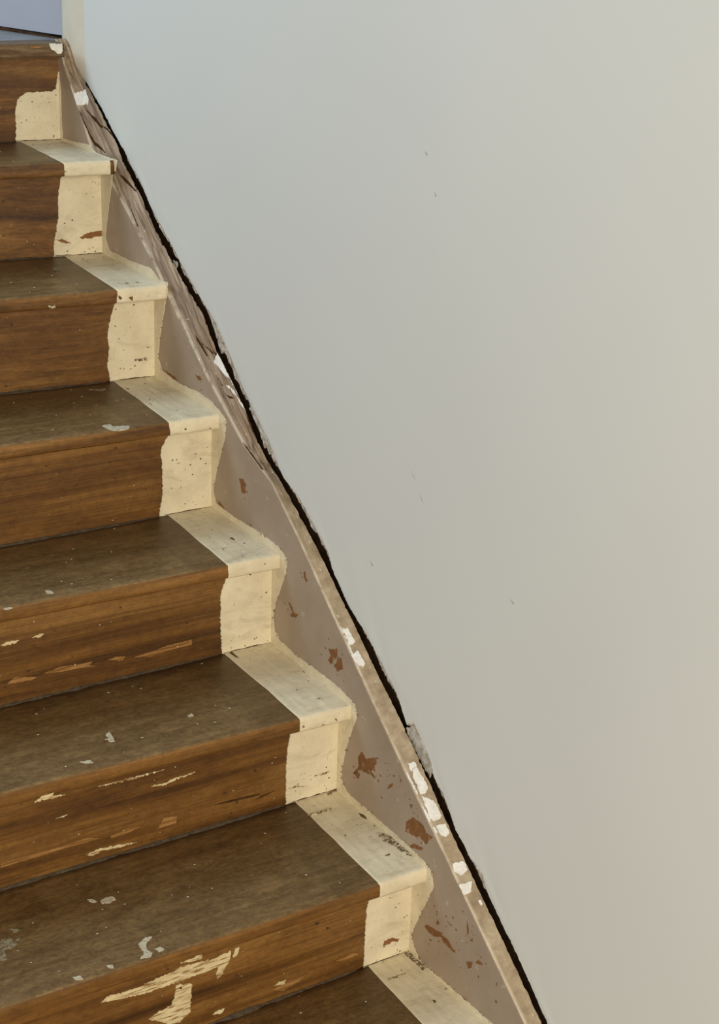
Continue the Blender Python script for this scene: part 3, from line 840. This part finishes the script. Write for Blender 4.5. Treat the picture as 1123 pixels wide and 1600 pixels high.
RISER_EDGE[8] = [[-0.092, -1.52], [-0.094, -1.45], [-0.09, -1.39], [-0.08, -1.36]]
for k in range(1, 9):
    le = RISER_EDGE[k]
    ztop = STEP[k - 1][1] - NOSE + 0.001
    zbot = STEP[k][1] + 0.0004
    pts = [(u, max(v, zbot)) for u, v in le]
    if k > 1:
        pts[-1] = (pts[-1][0], ztop)
    pts[0] = (pts[0][0], zbot)
    out = ragged(pts, 0.003, 0.0022, False, k * 3.7)
    out += [(0.0, out[-1][1] if k == 1 else ztop), (0.0, zbot)]
    o = slab('paint_band', out, on_riser(k), 0.0012, 'cream', risers[k])
    o['label'] = 'cream painted patch on the right end of the riser'


# ---- open joint between the painted riser and tread
for k in range(1, 9):
    n = 40
    lo, hi = [], []
    for i in range(n + 1):
        x = -0.098 + 0.097 * i / n
        t = max(0.0002, 0.0009 + 0.0016 * nz(x * 60, k * 4.1) + 0.0008 * nz(x * 260, k))
        lo.append((x, STEP[k][1] + 0.0012))
        hi.append((x, STEP[k][1] + 0.0014 + t))
    slab('open_joint', lo + hi[::-1], on_riser(k), 0.0016, 'crack', risers[k])


# ---- dirt bead lying in the angle of tread and riser
for k in range(1, 9):
    verts, faces = [], []
    n = 150
    for i in range(n + 1):
        x = X_LEFT + (-0.105 - X_LEFT) * i / n
        s = 0.0028 + 0.0022 * nz(x * 30, k * 2.2) + 0.0012 * nz(x * 140, k)
        fade = min(1.0, (-0.10 - x) / 0.12)
        s = max(0.0006, s * (0.35 + 0.65 * fade))
        y = y_riser(k, x)
        z = STEP[k][1]
        verts += [(x, y - 0.0008, z + s * 0.9), (x, y - s * 0.8, z + s * 0.45 + 0.0006), (x, y - s * 2.0, z + 0.0007), (x, y - s * 2.0 - 0.001, z - 0.002)]
    for i in range(n):
        for j in range(3):
            faces.append((i * 4 + j, i * 4 + 4 + j, i * 4 + 5 + j, i * 4 + 1 + j))
    new_obj('dirt_bead', verts, faces, 'bead', treads[k], True)['label'] = 'grey dirt packed in the angle under the riser'


# ------------------------------------------------------------------ wall string
def arris_z(y):
    return interp(ARRIS_X, y)


def back_z(y):
    return interp(BACK_X, y)


ARRIS_X = [q for q in ARRIS if q[0] < -0.03] + [[-0.012, -0.035], [0.012, 0.002], [0.03, 0.014]]
BACK_X = [q for q in BACK if q[0] < -0.03] + [[-0.012, -0.032], [0.012, 0.004], [0.03, 0.014]]
for L in (ARRIS_X, BACK_X):
    L.sort()
    a, b = L[0], L[3]
    s = (b[1] - a[1]) / (b[0] - a[0])
    L.insert(0, [-2.6, a[1] + s * (-2.6 - a[0])])


def stripped(y):
    return max(0.0, min(1.0, (y + 0.93) / 0.09))


def top_point(x, y, h=0.0):
    u = x / T_STRING
    s = stripped(y)
    z = arris_z(y) * (1 - u) + back_z(y) * u
    rough = 0.0006 + 0.0016 * s
    z += rough * (nz(x * 260, (y - z) * 16, 1.0) + 0.7 * nz(x * 500, (y - z) * 60, 4.0))
    return (x - h * 0.35, y - h * 0.2, z + h * 0.9)


def build_string():
    us = [0.0, 0.05, 0.12, 0.22, 0.34, 0.46, 0.58, 0.7, 0.82, 0.92, 1.0]
    ys = [0.03 - 0.004 * i for i in range(int(2.6 / 0.004))]
    verts, faces, mi, ar, st = [], [], [], [], []
    w = len(us) + 3
    for y in ys:
        z = arris_z(y)
        verts.append((0.0, y, z - 0.42)); ar.append(0); st.append(0)
        verts.append((0.0, y, z - 0.003)); ar.append(0.2); st.append(0)
        for u in us:
            x = u * T_STRING
            if u == 1.0:
                x += 0.0018 * nz(y * 70, 3) + 0.0014 * nz(y * 230, 1)
            P = list(top_point(min(x, T_STRING), y))
            P[0] = x
            if u == 0.0:
                P[0] += 0.0006
            verts.append(tuple(P))
            ar.append(1.0 if u < 0.1 else (0.5 if u < 0.15 else 0.0))
            st.append(stripped(y))
        verts.append((T_STRING + 0.002, y, back_z(y) - 0.42)); ar.append(0); st.append(0)
    for i in range(len(ys) - 1):
        for j in range(w - 1):
            faces.append((i * w + j, i * w + j + 1, (i + 1) * w + j + 1, (i + 1) * w + j))
            mi.append(0 if j == 0 else 1)
    faces.append(tuple(range(w)))
    mi.append(0)
    o = new_obj('stringer', verts, faces, ['taupe', 'string_top'], stair, False, mi)
    for nme, val in (('arris', ar), ('stripped', st)):
        at = o.data.attributes.new(nme, 'FLOAT', 'POINT')
        at.data.foreach_set('value', val)
    o['label'] = 'taupe painted wall string board with a scraped top edge'
    return o


string = build_string()

# cream paint lapping from each step onto the string
for k, pts in STRING_EDGE.items():
    yi, z0, z1 = STEP[k][2], STEP[k][1], STEP[k - 1][1]
    line = [(u, v) for u, v in pts]
    out = ragged(line, 0.004, 0.0016, False, k * 1.9)
    yn = STEP[k][0]
    out += [(yn - 0.003, z0 - 0.02), (yn + 0.012, z0 - 0.012), (yi + 0.012, z0 - 0.012), (yi + 0.012, line[0][1] - 0.004)]
    if k == 7:
        out = ragged(line + [(-1.66, z0 + 0.012), (-1.668, z0 - 0.004)], 0.004, 0.0016, False, 13) + [(-1.66, z0 - 0.02), (-1.64, z0 - 0.012), (yi + 0.012, z0 - 0.012), (yi + 0.012, line[0][1] - 0.004)]
    o = slab('paint_edge', out, on_string, 0.0010 + 0.0005 * (k % 2), 'cream', string)
    o['label'] = 'cream paint lapped from the step onto the string'

# crumbled plaster lying in the gap between the string and the wall
def rubble():
    tab = sorted([(q[0], q[1]) for q in EDGE])
    vs = [0.0, 0.2, 0.4, 0.6, 0.8, 1.0, 1.01]
    verts, faces = [], []
    ys = [0.0 - 0.0025 * i for i in range(690)]
    for y in ys:
        s = stripped(y)
        zb, ze = back_z(y), interp(tab, y)
        gap = max(0.004, min(0.05, ze - zb))
        r = gap * (0.74 - 0.02 * s + 0.60 * nz(y * 13, 2.0) + 0.4 * nz(y * 47, 6.0) + 0.25 * nz(y * 160, 3.0))
        r = max(0.0008, min(r, gap + 0.004))
        r += max(0.0, (gap - 0.016) * 0.8)
        for v in vs:
            if v > 1.0:
                verts.append((0.052, y, ze + 0.003 - r - 0.002))
                continue
            verts.append((0.0330 + 0.0035 * v + 0.0022 * nz(y * 150, v * 5 * gap * 40, 9) + 0.0012 * nz(y * 420, v * 11), y, ze + 0.003 - (r + 0.003) * v))
    w = len(vs)
    for i in range(len(ys) - 1):
        for j in range(w - 1):
            faces.append((i * w + j, i * w + j + 1, (i + 1) * w + j + 1, (i + 1) * w + j))
    o = new_obj('plaster_rubble', verts, faces, 'rubble', wall)
    o['kind'] = 'stuff'
    o['label'] = 'crumbled plaster and splinters packed in the gap above the string'


rubble()

# ------------------------------------------------------------------ chips, drops, scrapes and filler, each at its own spot
PART = {'bare': 'bare_patch', 'white': 'filler_patch', 'cream': 'paint_streak', 'tan': 'scrape', 'dust': 'paint_drop',
        'greydust': 'dust_smear', 'grime': 'grime_mark', 'plaster': 'plaster_chip', 'scuff': 'scuff', 'crack': 'crack'}
for surf, mat, over, pts in MARKS:
    s, k = surf[0], int(surf[1:] or 0)
    amp = {'scuff': 0.0003, 'grime': 0.0016, 'tan': 0.0012, 'crack': 0.0004, 'white': 0.0014}.get(mat, 0.0022)
    out = ragged(pts, 0.0014, amp, True, pts[0][0] * 31)
    th = {'white': 0.0012, 'cream': 0.0005, 'dust': 0.0006, 'plaster': 0.002}.get(mat, 0.0003)
    if over:
        th += 0.0012
    if s == 'S':
        place, par = on_string, string
    elif s == 'T':
        def place(u, v, h):
            return top_point(max(0.0, min(u, T_STRING)), v, h + 0.0008)
        par = string
    elif s == 'W':
        if mat == 'plaster':
            def place(u, v, h):
                return (X_WALL - h + 0.004 + 0.002 * nz(u * 120, v * 120), u, v)
        else:
            def place(u, v, h):
                return (X_WALL - h, u, v)
        par = wall
    elif s == 'R':
        place, par = on_riser(k), risers[k]
    elif s == 'N':
        place, par = on_nose(k), treads[k]
    else:
        place, par = on_tread(k), treads[k]
    slab(PART[mat], out, place, th, 'streak' if mat == 'cream' else mat, par)


# ------------------------------------------------------------------ specks too small to pick apart
def specks(name, spots, mat, parent):
    verts, faces = [], []
    for place, u, v, r in spots:
        n = random.randint(4, 7)
        c = len(verts)
        a0 = random.random() * 6.28
        for i in range(n):
            a = a0 + 6.283 * i / n
            rr = r * random.uniform(0.55, 1.2)
            verts.append(place(u + rr * math.cos(a) * 1.3, v + rr * math.sin(a), 0.0004))
        verts.append(place(u, v, 0.0012))
        for i in range(n):
            faces.append((c + i, c + (i + 1) % n, c + n))
    o = new_obj(name, verts, faces, mat, parent)
    o['kind'] = 'stuff'
    return o


sp_w, sp_d, sp_c = [], [], []
for k in range(1, 8):
    for _ in range(22):
        x = random.uniform(-0.75, -0.11)
        sp_w.append((on_tread(k), x, random.uniform(y_nose(k, x) + 0.012, y_riser(k, x) - 0.01), random.uniform(0.0006, 0.0022)))
    for _ in range(16):
        x = random.uniform(-0.75, -0.12)
        sp_w.append((on_riser(k), x, random.uniform(STEP[k][1] + 0.01, STEP[k - 1][1] - 0.04), random.uniform(0.0005, 0.0014)))
        sp_d.append((on_riser(k), random.uniform(-0.75, -0.12), random.uniform(STEP[k][1] + 0.01, STEP[k - 1][1] - 0.04), random.uniform(0.0008, 0.003)))
    for _ in range(12):
        x = random.uniform(-0.085, -0.006)
        top = STEP[k - 1][1] - 0.04 if k > 1 else -0.095
        sp_c.append(((lambda kk: lambda u, v, h: (u, y_riser(kk, u) - h - 0.0019, v))(k), x, STEP[k][1] + 0.006 + (top - STEP[k][1]) * random.random() ** 2, random.uniform(0.0006, 0.0018)))
    for _ in range(7):
        x = random.uniform(-0.08, -0.006)
        sp_c.append(((lambda kk: lambda u, v, h: (u, v, STEP[kk][1] + h + 0.0016))(k), x, random.uniform(STEP[k][0] + 0.02, STEP[k][2] - 0.005), random.uniform(0.0006, 0.0018)))
sp_b = []
for surf, mat, over, pts in MARKS:
    if surf == 'S' and mat == 'bare':
        cu, cv = sum(q[0] for q in pts) / len(pts), sum(q[1] for q in pts) / len(pts)
        for _ in range(5):
            sp_b.append((on_string, cu + random.gauss(0, 0.016), cv + random.gauss(0, 0.014), random.uniform(0.0006, 0.0024)))
for k, pts in STRING_EDGE.items():
    for (a, b), (c, d) in zip(pts, pts[1:]):
        if k < 3:
            continue
        for _ in range(4):
            t = random.random()
            L = math.hypot(c - a, d - b) + 1e-6
            o_ = random.uniform(-0.001, 0.0035)
            u, v = a + (c - a) * t + o_ * (d - b) / L, b + (d - b) * t - o_ * (c - a) / L
            sp_b.append(((lambda u, v, h: (-h - 0.0012, u, v)), u, v, random.uniform(0.0005, 0.0018)))
specks('wood_specks', sp_b, 'bare', stair)
specks('paint_specks', sp_w, 'dust', stair)
specks('dirt_specks', sp_d, 'speck', stair)
specks('paint_chips', sp_c, 'speck', stair)
bpy.context.view_layer.update()
